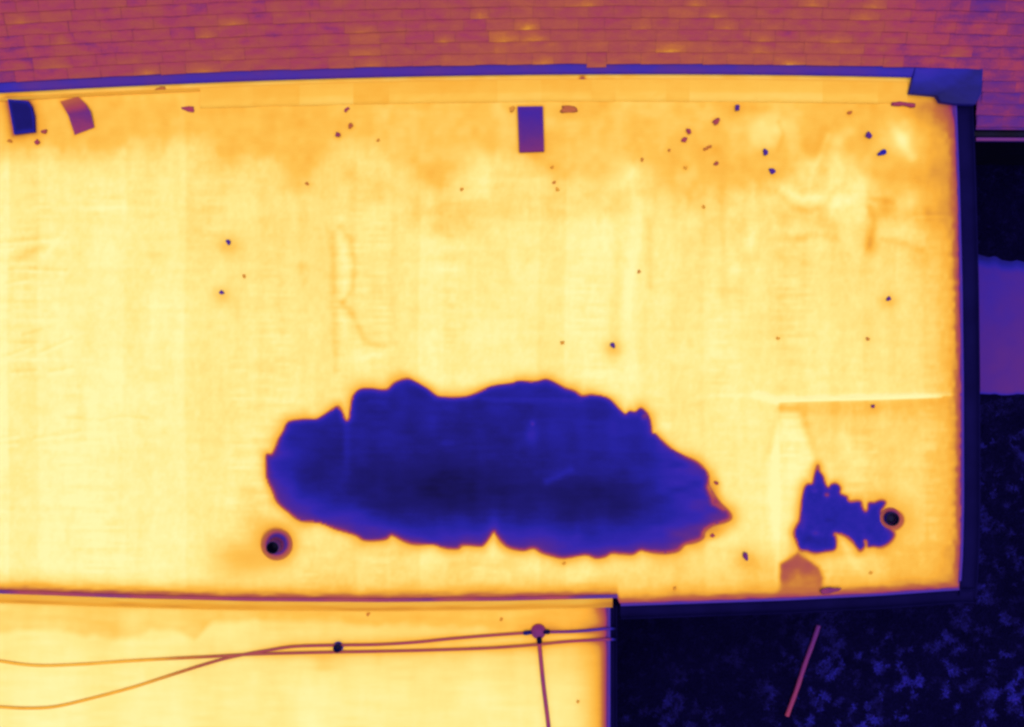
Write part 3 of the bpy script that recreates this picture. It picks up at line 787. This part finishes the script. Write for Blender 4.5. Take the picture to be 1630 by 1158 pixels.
BRIGHT = [(45, 31, .13), (80, 92, .08), (120, 68, .09), (30, 95, .06), (560, 48, .10), (590, 72, .10), (580, 95, .08), (720, 59, .10), (810, 50, .11), (838, 48, .11), (1035, 45, .13), (1140, 26, .13), (1155, 47, .13), (1205, 52, .12), (1320, 52, .13),
          (1340, 50, .08), (1290, 8, .10), (1400, 10, .08), (1388, 32, .07), (1520, 81, .13), (960, 5, .08), (1090, 5, .08), (860, 86, .09), (370, 34, .06), (300, 104, .06), (220, 110, .10), (330, 56, .05), (760, 22, .06), (1050, 72, .06), (1260, 94, .07), (1230, 74, .05)]
far_v, far_f, far_h = [], [], []
n_sh = 0
for i in range(-6, 19):
    x = -400 + sr.uniform(-40, 0)
    if i < 0:
        x = 1556 + sr.uniform(-6, 6)
    while x < 1940:
        w = sr.choice([32, 38, 42, 46, 52, 58]) * sr.uniform(.92, 1.08)
        xc = x + w / 2
        x += w + 0.35
        if i >= 0 and i < 1 and xc > 1462 and xc < 1550:
            pass
        bw = bow(xc) if i >= 0 else bow(xc) * 0.4 + bow(1556) * 0.6
        yb = 102.5 + bw - PITCH * i + sr.uniform(-.5, .5)
        if i == 0 and 924 < xc < 962:
            yb += 6
        if i < 0:
            yb = 102.5 + bw + 18.4 * (-i)
            if yb > 214: continue
        z = slope_z(yb, xc)
        sl = math.atan(2 * 30 / 1020.0 * (xc - 1020) / 1020.0)
        h = 0.502 + 0.03 * float(fnoise(np.array(xc / 140), np.array(yb / 60), 141)) + sr.gauss(0, .006)
        h += 0.035 * math.exp(-((xc - 950) / 330) ** 2)
        h -= 0.07 * max(0, min(1, (xc - 1380) / 200)) + 0.03 * max(0, min(1, (100 - xc) / 120))
        h -= 0.02 * max(0, min(1, (40 - yb) / 40)) * (1 if xc < 500 else .3)
        if yb > 70 and 500 < xc < 1350: h += .025
        if i < 0: h = 0.43 + sr.gauss(0, .02) - 0.012 * (-i) * (1 if xc < 1600 else .6)
        elif sr.random() < .08: h += sr.choice([-.025, .02])
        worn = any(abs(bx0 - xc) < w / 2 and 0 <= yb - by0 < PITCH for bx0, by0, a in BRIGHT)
        L_ = PITCH * 1.75 * S / math.cos(math.radians(20))
        inview = (-20 < xc < 1650 and -8 < yb < 215)
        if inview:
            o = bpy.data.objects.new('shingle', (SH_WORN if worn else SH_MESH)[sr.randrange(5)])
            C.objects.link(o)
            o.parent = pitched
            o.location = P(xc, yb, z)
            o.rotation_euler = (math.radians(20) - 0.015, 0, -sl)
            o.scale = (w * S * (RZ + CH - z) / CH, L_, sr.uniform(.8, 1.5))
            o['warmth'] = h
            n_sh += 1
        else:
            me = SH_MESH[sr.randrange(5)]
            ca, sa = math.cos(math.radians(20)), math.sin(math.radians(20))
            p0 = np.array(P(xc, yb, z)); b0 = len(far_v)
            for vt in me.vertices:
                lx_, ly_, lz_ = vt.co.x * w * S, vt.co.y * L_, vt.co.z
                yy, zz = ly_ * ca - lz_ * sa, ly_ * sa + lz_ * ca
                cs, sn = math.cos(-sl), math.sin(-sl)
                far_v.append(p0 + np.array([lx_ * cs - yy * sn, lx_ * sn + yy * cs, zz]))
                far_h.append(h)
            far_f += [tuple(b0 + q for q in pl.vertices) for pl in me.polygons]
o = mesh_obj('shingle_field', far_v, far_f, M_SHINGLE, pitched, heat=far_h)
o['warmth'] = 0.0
tag(o, kind='stuff')
print('shingles', n_sh)

# eave gutter of the shingled slope, right of the flat roof
ez = slope_z(205, 1590) - 0.06
pth = [P(x, 207.5 + (x - 1553) * 0.004, ez) for x in np.linspace(1553, 1950, 25)]
v, f = sweep(pth, [(-0.012, 0.01), (0.0, -0.08), (0.05, -0.085), (0.085, -0.03), (0.088, 0.018), (0.122, 0.02), (0.126, -0.03)])
h = np.tile([0.02, 0.01, 0.01, 0.02, 0.36, 0.40, 0.2], len(pth))
mesh_obj('eave_gutter', v, f, M_METAL, house, heat=h)
bd = [P(x, 199, ez + 0.02) for x in (1553, 1950)]
v, f = sweep(bd, [(0.0, 0.0), (0.05, 0.0), (0.05, -0.2)])
mesh_obj('fascia_board', v, f, M_METAL, house, heat=0.25)
# wall below that eave
q = [P(1535, 90, 0)[0] / k_, P(1950, 90, 0)[0] / k_]
yw = P(0, 196, ez)[1]
v, f = slab_mesh([(q[0], yw), (q[1], yw), (q[1], yw + 2.5), (q[0], yw + 2.5)], 0, ez - 0.1)
mesh_obj('wall', v, f, M_WALL, house, oheat=0.0)


# --- vent pipes
def lathe(c, prof, seg=28, lean=(0, 0)):
    vs_, fs = [], []
    for r, z in prof:
        for i in range(seg):
            a = 2 * math.pi * i / seg
            vs_.append((c[0] + r * math.cos(a) + lean[0] * z, c[1] + r * math.sin(a) + lean[1] * z, c[2] + z))
    for k in range(len(prof) - 1):
        for i in range(seg):
            j = (i + 1) % seg
            fs.append((k * seg + i, k * seg + j, (k + 1) * seg + j, (k + 1) * seg + i))
    return vs_, fs


def vent(px, py, r, hgt, bootR, boot_h, label, boot_c=(0, 0), z=RZ, side=0.38):
    c = P(px, py, z)
    zt = z + hgt
    ct = P(px, py, zt)
    lean = (0, 0)
    c = (ct[0], ct[1], z)
    v, f = lathe(c, [(r, -0.05), (r, hgt - .004), (r - .003, hgt), (r * .80, hgt), (r * .78, hgt - .003), (r * .76, hgt * .3), (r * .3, hgt * .28), (0.001, hgt * .28)])
    n = 28
    hh = [side] * n + [side] * n + [0.0] * n * 2 + [-0.02] * n * 2 + [0.03] * n * 2
    pipe = mesh_obj('vent_pipe', v, f, M_METAL, house, heat=hh, smooth=True)
    pipe['label'] = label
    if bootR:
        cb = (c[0] + boot_c[0], c[1] + boot_c[1], z)
        prof = [(bootR, -0.005), (bootR * .97, .006), (bootR * .75, .009), (bootR * .55, .014), (bootR * .42, .05), (r * 1.04, .075)]
        v, f = lathe(cb, prof)
        # the cone closes on the pipe
        for i, vt in enumerate(v):
            ring = i // n
            k = max(0, (ring - 2) / 3)
            v[i] = (vt[0] - boot_c[0] * k, vt[1] - boot_c[1] * k, vt[2])
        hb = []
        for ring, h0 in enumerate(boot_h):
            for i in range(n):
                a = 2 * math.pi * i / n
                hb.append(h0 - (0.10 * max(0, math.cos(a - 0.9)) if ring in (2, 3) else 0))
        mesh_obj('pipe_boot', v, f, M_METAL, pipe, heat=hb, smooth=True)
    return pipe


vent(433.5, 872.5, 0.070, 0.26, 0.185, [0.76, 0.68, 0.56, 0.36, 0.42, 0.46], 'vent pipe with wide purple boot below the shore of the large pond', (0.0, 0.0))
vent(1421.5, 827, 0.074, 0.12, 0.12, [0.62, 0.58, 0.54, 0.50, 0.36, 0.22], 'vent pipe rising from the edge of the small pond', (0.006, 0.0), side=0.12)
vent(536.5, 1033, 0.046, 0.10, 0.06, [0.36, 0.30, 0.24, 0.20, 0.18, 0.12], 'small vent pipe standing between the two cables on lower roof', z=LZ, side=0.12)


# ------------------------------------------------------------------ ponds of rain water on the roof
def pond(name, outline, hfun, step, label):
    out = smooth_loop(outline, 4)
    xs_ = np.arange(min(p[0] for p in out), max(p[0] for p in out), step)
    ys_ = np.arange(min(p[1] for p in out), max(p[1] for p in out), step)
    gx, gy = np.meshgrid(xs_, ys_, indexing='ij')
    gx, gy = gx.ravel(), gy.ravel()
    r = np.random.RandomState(2)
    gx = gx + r.uniform(-.3, .3, gx.shape) * step; gy = gy + r.uniform(-.3, .3, gy.shape) * step
    d = sdist(gx, gy, out)
    k = d < -1.2
    pts = [Vector(p) for p in out] + [Vector((a, b)) for a, b in zip(gx[k], gy[k])]
    n = len(out)
    vv, _, ff, *_r = delaunay_2d_cdt(pts, [(i, (i + 1) % n) for i in range(n)], [], 1, 1e-4)
    x = np.array([p.x for p in vv]); y = np.array([p.y for p in vv])
    d = -sdist(x, y, out)
    z = RZ - 0.001 + 0.010 * sstep(-1, 12, d)
    t = hfun(x, y, d)
    w = Pn(x, y, z)
    fs = [tuple(f_)[::-1] for f_ in ff]
    o = mesh_obj(name, w, fs, M_WATER, None, heat=np.clip(t, 0, 1), smooth=True)
    return tag(o, label, 'puddle')


def h_big(x, y, d):
    t = 0.170 + 0.028 * fnoise(x / 38, y / 26, 201) + 0.008 * vnoise(x / 50, y / 4, 203) + 0.010 * vnoise(x / 16, y / 70, 204)
    t += 0.012 * sstep(700, 1000, x)
    t -= 0.085 * np.exp(-((x - 690) / 135) ** 2 - ((y - 778) / 55) ** 2) + 0.075 * np.exp(-((x - 965) / 80) ** 2 - ((y - 798) / 46) ** 2) + 0.03 * np.exp(-((x - 840) / 60) ** 2 - ((y - 775) / 60) ** 2)
    t -= 0.02 * np.exp(-((x - 510) / 45) ** 2 - ((y - 730) / 45) ** 2)
    low = seg_dist(x, y, [(424, 723), (424, 761), (434, 782), (460, 816), (509, 833), (566, 852), (643, 864), (700, 872), (770, 870), (850, 875), (900, 888), (1060, 881), (1119, 857), (1164, 825)])
    t += 0.13 * np.exp(-(low / 34) ** 1.4) * (1 + 0.3 * vnoise(x / 30, y / 20, 205))
    t += 0.05 * sstep(1000, 1120, x) * (1 + vnoise(x / 30, y / 10, 206))
    t += 0.04 * np.exp(-((x - 552) / 6) ** 2) * np.exp(-((y - 705) / 45) ** 2)
    t += 0.05 * np.exp(-(seg_dist(x, y, [(870, 768), (908, 748)]) / 6) ** 2) + 0.05 * np.exp(-((x - 845) / 10) ** 2 - ((y - 690) / 18) ** 2)
    t += 0.035 * np.exp(-(seg_dist(x, y, [(590, 639), (612, 641)]) / 4) ** 2) + 0.04 * np.exp(-((x - 712) / 15) ** 2 - ((y - 705) / 4) ** 2)
    t += 0.035 * np.exp(-(seg_dist(x, y, [(770, 636), (925, 638)]) / 4) ** 2)
    t += 0.04 * np.exp(-((x - 787) / 10) ** 2 - ((y - 830) / 26) ** 2) + 0.03 * np.exp(-((x - 919) / 6) ** 2 - ((y - 845) / 14) ** 2)
    t += 0.20 * np.exp(-((x - 1025) / 4) ** 2 - ((y - 664) / 5) ** 2) + 0.16 * np.exp(-((x - 848) / 3) ** 2 - ((y - 674) / 3) ** 2)
    t += 0.2 * np.exp(-(seg_dist(x, y, [(1128, 775), (1136, 802), (1150, 810)]) / 5) ** 2)
    t += 0.24 * np.exp(-d / 3.4)
    return t


def h_small(x, y, d):
    t = 0.205 + 0.022 * fnoise(x / 14, y / 12, 211) + 0.02 * fnoise(x / 6, y / 6, 213)
    t += 0.24 * np.exp(-d / 2.6)
    t += 0.30 * np.exp(-((x - 1316) / 4) ** 2 - ((y - 788) / 3.5) ** 2)
    t += 0.08 * np.exp(-((x - 1297) / 5) ** 2 - ((y - 782) / 4) ** 2) + 0.09 * np.exp(-((x - 1298) / 7) ** 2 - ((y - 849) / 4) ** 2) + 0.06 * np.exp(-((x - 1279) / 6) ** 2 - ((y - 832) / 14) ** 2)
    t -= 0.03 * np.exp(-((x - 1290) / 14) ** 2 - ((y - 861) / 6) ** 2)
    t += 0.05 * sstep(1405, 1425, x)
    return t


pond('puddle', POND, h_big, 4.0, 'large long dark blue puddle spread over the middle of the yellow roof')
pond('puddle', POOL, h_small, 3.0, 'small jagged dark blue puddle beside the vent pipe near the roof corner')


# ------------------------------------------------------------------ slabs and sheet
def slab(name, poly, zt, h_edge, h_mid, label, cat, grad=0.0):
    p = [P(x, y, RZ + zt)[:2] for x, y in poly][::-1]
    n = len(p)
    v, f = slab_mesh(p, RZ + 0.004, RZ + zt, 0.004)
    ys_ = np.array([q[1] for q in p]); g = (ys_ - ys_.min()) / (ys_.max() - ys_.min())
    cx, cy = np.mean(np.array(p), 0)
    top = f.pop()
    v += [(x + (cx - x) * .3, y + (cy - y) * .3, RZ + zt + .0015) for x, y in p] + [(cx, cy, RZ + zt + .002)]
    for i in range(n):
        j = (i + 1) % n
        f.append((2 * n + i, 2 * n + j, 3 * n + j, 3 * n + i)); f.append((3 * n + i, 3 * n + j, 4 * n))
    hh = list(h_edge + grad * (0.5 - g)) * 3 + list(h_mid + grad * (0.5 - g)) + [h_mid]
    o = mesh_obj(name, v, f, M_OBJV, None, heat=hh)
    return tag(o, label, cat)


slab('roof_slab', SL_BLUE, 0.05, 0.19, 0.12, 'dark blue tilted slab with rounded corner lying under the flashing', 'slab')
slab('paver', SL_PAVER, 0.05, 0.37, 0.34, 'purple upright rectangular paver below the pale flashing panels', 'paver', 0.10)
# the bent sheet: two flat wings along a crease
a0 = [(96, 162), (124, 154), (144, 178), (109, 184)]
bp = [(96, 162), (124, 154), (136, 165), (144, 178), (150, 203), (119, 215), (109, 184)]
bz = [0.012, 0.012, 0.03, 0.05, 0.012, 0.012, 0.05]
bh_ = [0.62, 0.60, 0.50, 0.39, 0.44, 0.46, 0.42]
vv = [P(x, y, RZ + z) for (x, y), z in zip(bp, bz)] + [P(x, y, RZ + z - 0.007) for (x, y), z in zip(bp, bz)]
ff = [(0, 6, 3, 2, 1), (6, 5, 4, 3), (7, 8, 9, 10, 13), (13, 10, 11, 12)] + [(i, (i + 1) % 7, 7 + (i + 1) % 7, 7 + i) for i in range(7)]
o = mesh_obj('bent_sheet', vv, ff, M_OBJV, None, heat=bh_ * 2)
tag(o, 'purple bent sheet with a crease lying beside the dark blue slab', 'sheet')

# ------------------------------------------------------------------ scraps
def lump(kind, l, w, seed):
    r = np.random.RandomState(seed)
    bm = bmesh.new()
    if kind in ('stick', 'twig'):
        n = 7
        path = [(l * (i / (n - 1) - .5), w * .10 * math.sin(i * 1.3 + seed), w * .35) for i in range(n)]
        rad = [w * .5 * (0.85 + 0.15 * math.sin(i * 2 + seed)) for i in range(n)]
        v, f = tube(path, rad, 7)
        bm.free()
        return v, f
    bmesh.ops.create_icosphere(bm, subdivisions=2, radius=1)
    v = np.array([q.co[:] for q in bm.verts])
    f = [tuple(q.index for q in p.verts) for p in bm.faces]
    bm.free()
    nz = 1 + 0.32 * np.sin(v[:, 0] * 3.1 + seed) * np.cos(v[:, 1] * 2.7 + seed * 2) + 0.16 * r.uniform(-1, 1, len(v))
    v = v * nz[:, None]
    flat = {'pebble': .55, 'leaf_scrap': .16, 'clod': .4}.get(kind, .5)
    if kind == 'leaf_scrap':
        v[:, 2] += 0.8 * v[:, 0] ** 2 * .3
    v = v * np.array([l / 2, w / 2, flat * w / 2])
    v[:, 2] -= v[:, 2].min()
    return v, f


CAT = {'pebble': 'pebble', 'twig': 'twig', 'stick': 'stick', 'leaf_scrap': 'leaf', 'clod': 'clod'}
for i, (sx, sy, l, w, ang, h, kd, lb, halo) in enumerate(SCRAPS):
    h = h + 0.05 if h < 0.4 else h + 0.04
    v, f = lump(kd, l * S, w * S, i + 3)
    o = mesh_obj(kd, v, f, M_OBJ, None, oheat=h, smooth=True)
    o.location = P(sx, sy, RZ + (0.030 if kd == 'clod' else 0.003))
    o.rotation_euler = (0, 0, math.radians(ang))
    tag(o, lb, CAT[kd])
fr = random.Random(4)
for i, (sx, sy, where) in enumerate(FAINT):
    v, f = lump('pebble', 6 * S, fr.uniform(4, 5.5) * S, i + 60)
    o = mesh_obj('grit', v, f, M_OBJ, None, oheat=fr.uniform(.66, .74), smooth=True)
    o.location = P(sx, sy, (LZ if sy > 970 else RZ) + 0.002)
    o.rotation_euler = (0, 0, fr.uniform(0, 3))
    tag(o, 'tiny orange grit speck ' + where, 'grit', 'specks of grit on the yellow roof')


# ------------------------------------------------------------------ cables on the lower roof
def cable(pts, rad, hfun, label, tail=None, z=LZ):
    c = catmull([P(x, y, z + rad + 0.004) for x, y in pts], 6)
    cx = catmull([(x, y, 0) for x, y in pts], 6)
    if tail:
        c += [np.array(P(*t)) for t in tail]; cx += [cx[-1]] * len(tail)
    v, f = tube(c, rad, 8)
    for i_, q_ in enumerate(v):                       # tube flattened so that less shade falls on its sides
        v[i_] = np.array([q_[0], q_[1], c[i_ // 8][2] + (q_[2] - c[i_ // 8][2]) * (0.3 if not tail or i_ // 8 < len(c) - len(tail) else 1.0)])
    hl = [hfun(q[0], q[1]) for q in cx]
    if tail:
        hl[-len(tail) + 1:] = [0.03] * (len(tail) - 1)
    hh = np.repeat(hl, 8)
    return tag(mesh_obj('cable', v, f, M_CABLE, None, heat=hh, smooth=True), label, 'cable')


def h_cable(x, y): return 0.775 - 0.24 * float(sstep(180, 420, np.array(x))) - 0.10 * float(sstep(880, 965, np.array(x)))


cable(CAB_A, 0.016, h_cable, 'long reddish cable across the lower roof, passing below the junction box', [(969, 1018, LZ + .03), (980, 1018, LZ - .02), (981, 1018, LZ - 1.2)])
cb = cable(CAB_B, 0.016, lambda x, y: h_cable(x, y) - 0.02, 'curved cable sagging to the lower roof edge, ending at the junction box')
cable(CAB_B2, 0.016, lambda x, y: 0.42 - 0.12 * float(sstep(890, 960, np.array(x))), 'short purple cable from the junction box to the lower roof gutter', [(969, 1001, LZ + .03), (980, 1001, LZ - .02), (981, 1001, LZ - 1.2)])
cable(CAB_C, 0.022, lambda x, y: 0.46, 'straight purple cable running down from the junction box')

jb = bpy.data.objects.new('junction_box', None); C.objects.link(jb)
jb.location = P(857, 1005, LZ)
tag(jb, 'round purple junction box with dark plugs where cables meet on lower roof', 'junction box')
v, f = lathe((0, 0, 0), [(0.085, 0.006), (0.083, 0.03), (0.070, 0.045), (0.055, 0.05), (0.05, 0.062), (0.001, 0.064)], 24)
mesh_obj('box_body', v, f, M_OBJV, jb, heat=[0.5] * 24 + [0.47] * 24 + [0.42] * 24 * 4, smooth=True)
j0 = np.array(P(857, 1005, LZ))
for (x0, y0, x1, y1, r, h) in [(846, 1007, 833, 1008.5, 0.022, 0.14), (864, 1006, 875, 1006.5, 0.024, 0.05), (858, 1012, 859, 1025, 0.026, 0.02)]:
    a = np.array(P(x0, y0, LZ + 0.032)) - j0; b = np.array(P(x1, y1, LZ + 0.030)) - j0
    v, f = tube([a, a * .7 + b * .3, a * .68 + b * .32, a * .2 + b * .8, b], [r, r, r * 1.15, r * 1.1, r * .8], 10)
    mesh_obj('plug', v, f, M_OBJV, jb, heat=h, smooth=True)

# ------------------------------------------------------------------ pole on the grass, turf
a, b = np.array(P(1303, 996, 0.06)), np.array(P(1253, 1140, 0.05))
n = 12
path = [a + (b - a) * i / (n - 1) + np.array([0.004 * math.sin(i), 0, 0]) for i in range(n)]
v, f = tube(path, [0.029 + 0.003 * (i % 2) for i in range(n)], 9)
hh = np.repeat(np.linspace(0.37, 0.46, n), 9)
tag(mesh_obj('pole', v, f, M_OBJV, None, heat=hh), 'straight purple pole lying on the dark grass', 'pole')

# dark turf: blades, denser and paler in scattered clumps
r = np.random.RandomState(77)
NB = 100000
q = r.rand(NB)
bx = np.where(q < .72, r.uniform(960, 1720, NB), r.uniform(1545, 1720, NB))
by = np.where(q < .72, r.uniform(930, 1260, NB), r.uniform(215, 960, NB))
cl = fnoise(bx / 12 + 0.8 * vnoise(bx / 30, by / 30, 321), by / 12 + 0.8 * vnoise(bx / 30, by / 30, 323), 301, 3)
cl2 = fnoise(bx / 110, by / 110, 311, 2)
far = sstep(990, 1120, by + 0.10 * (bx - 1250)) * .5 + 0.5 * sstep(1150, 1450, bx)
lev = (0.05 + 0.95 * sstep(0.02, 0.72, cl + 0.4 * cl2)) * np.clip(0.10 + far, 0, 1) * (0.35 + 0.65 * sstep(600, 700, by))
keep = (r.rand(NB) < 0.55 + 0.8 * lev) & ~((bx > 1550) & (by > 402 + (bx - 1556) * .2) & (by < 632))
bx, by, lev = bx[keep], by[keep], lev[keep]
n = len(bx)
base = Pn(bx, by, 0 * bx)
an = r.uniform(0, 2 * math.pi, n); ln = r.uniform(.025, .055, n) * (1 + .6 * lev); wd = r.uniform(.006, .013, n); hz = r.uniform(.006, .022, n)
dx = np.stack([np.cos(an), np.sin(an), 0 * an], 1); sx_ = np.stack([-np.sin(an), np.cos(an), 0 * an], 1)
up = np.array([0, 0, 1.0])
v0 = base + sx_ * wd[:, None]; v1 = base - sx_ * wd[:, None]
m0 = base + dx * (ln * .55)[:, None] + sx_ * (wd * .8)[:, None] + up * (hz)[:, None]; m1 = base + dx * (ln * .55)[:, None] - sx_ * (wd * .8)[:, None] + up * hz[:, None]
tp = base + dx * ln[:, None] + up * (hz * .8)[:, None]
vv = np.stack([v0, v1, m1, m0, tp], 1).reshape(-1, 3)
ids = np.arange(n)[:, None] * 5
ff = [tuple(x) for x in (ids + np.array([0, 1, 2, 3])).tolist()] + [tuple(x) for x in (ids + np.array([3, 2, 4])).tolist()]
hv = np.repeat(0.005 + 0.21 * lev * r.uniform(.7, 1.15, n) + 0.008 * r.rand(n), 5)
turf = mesh_obj('turf', vv, ff, M_GRASS, None, heat=hv)
tag(turf, 'dark blue turf of short blades around the house', 'grass', kind='stuff')
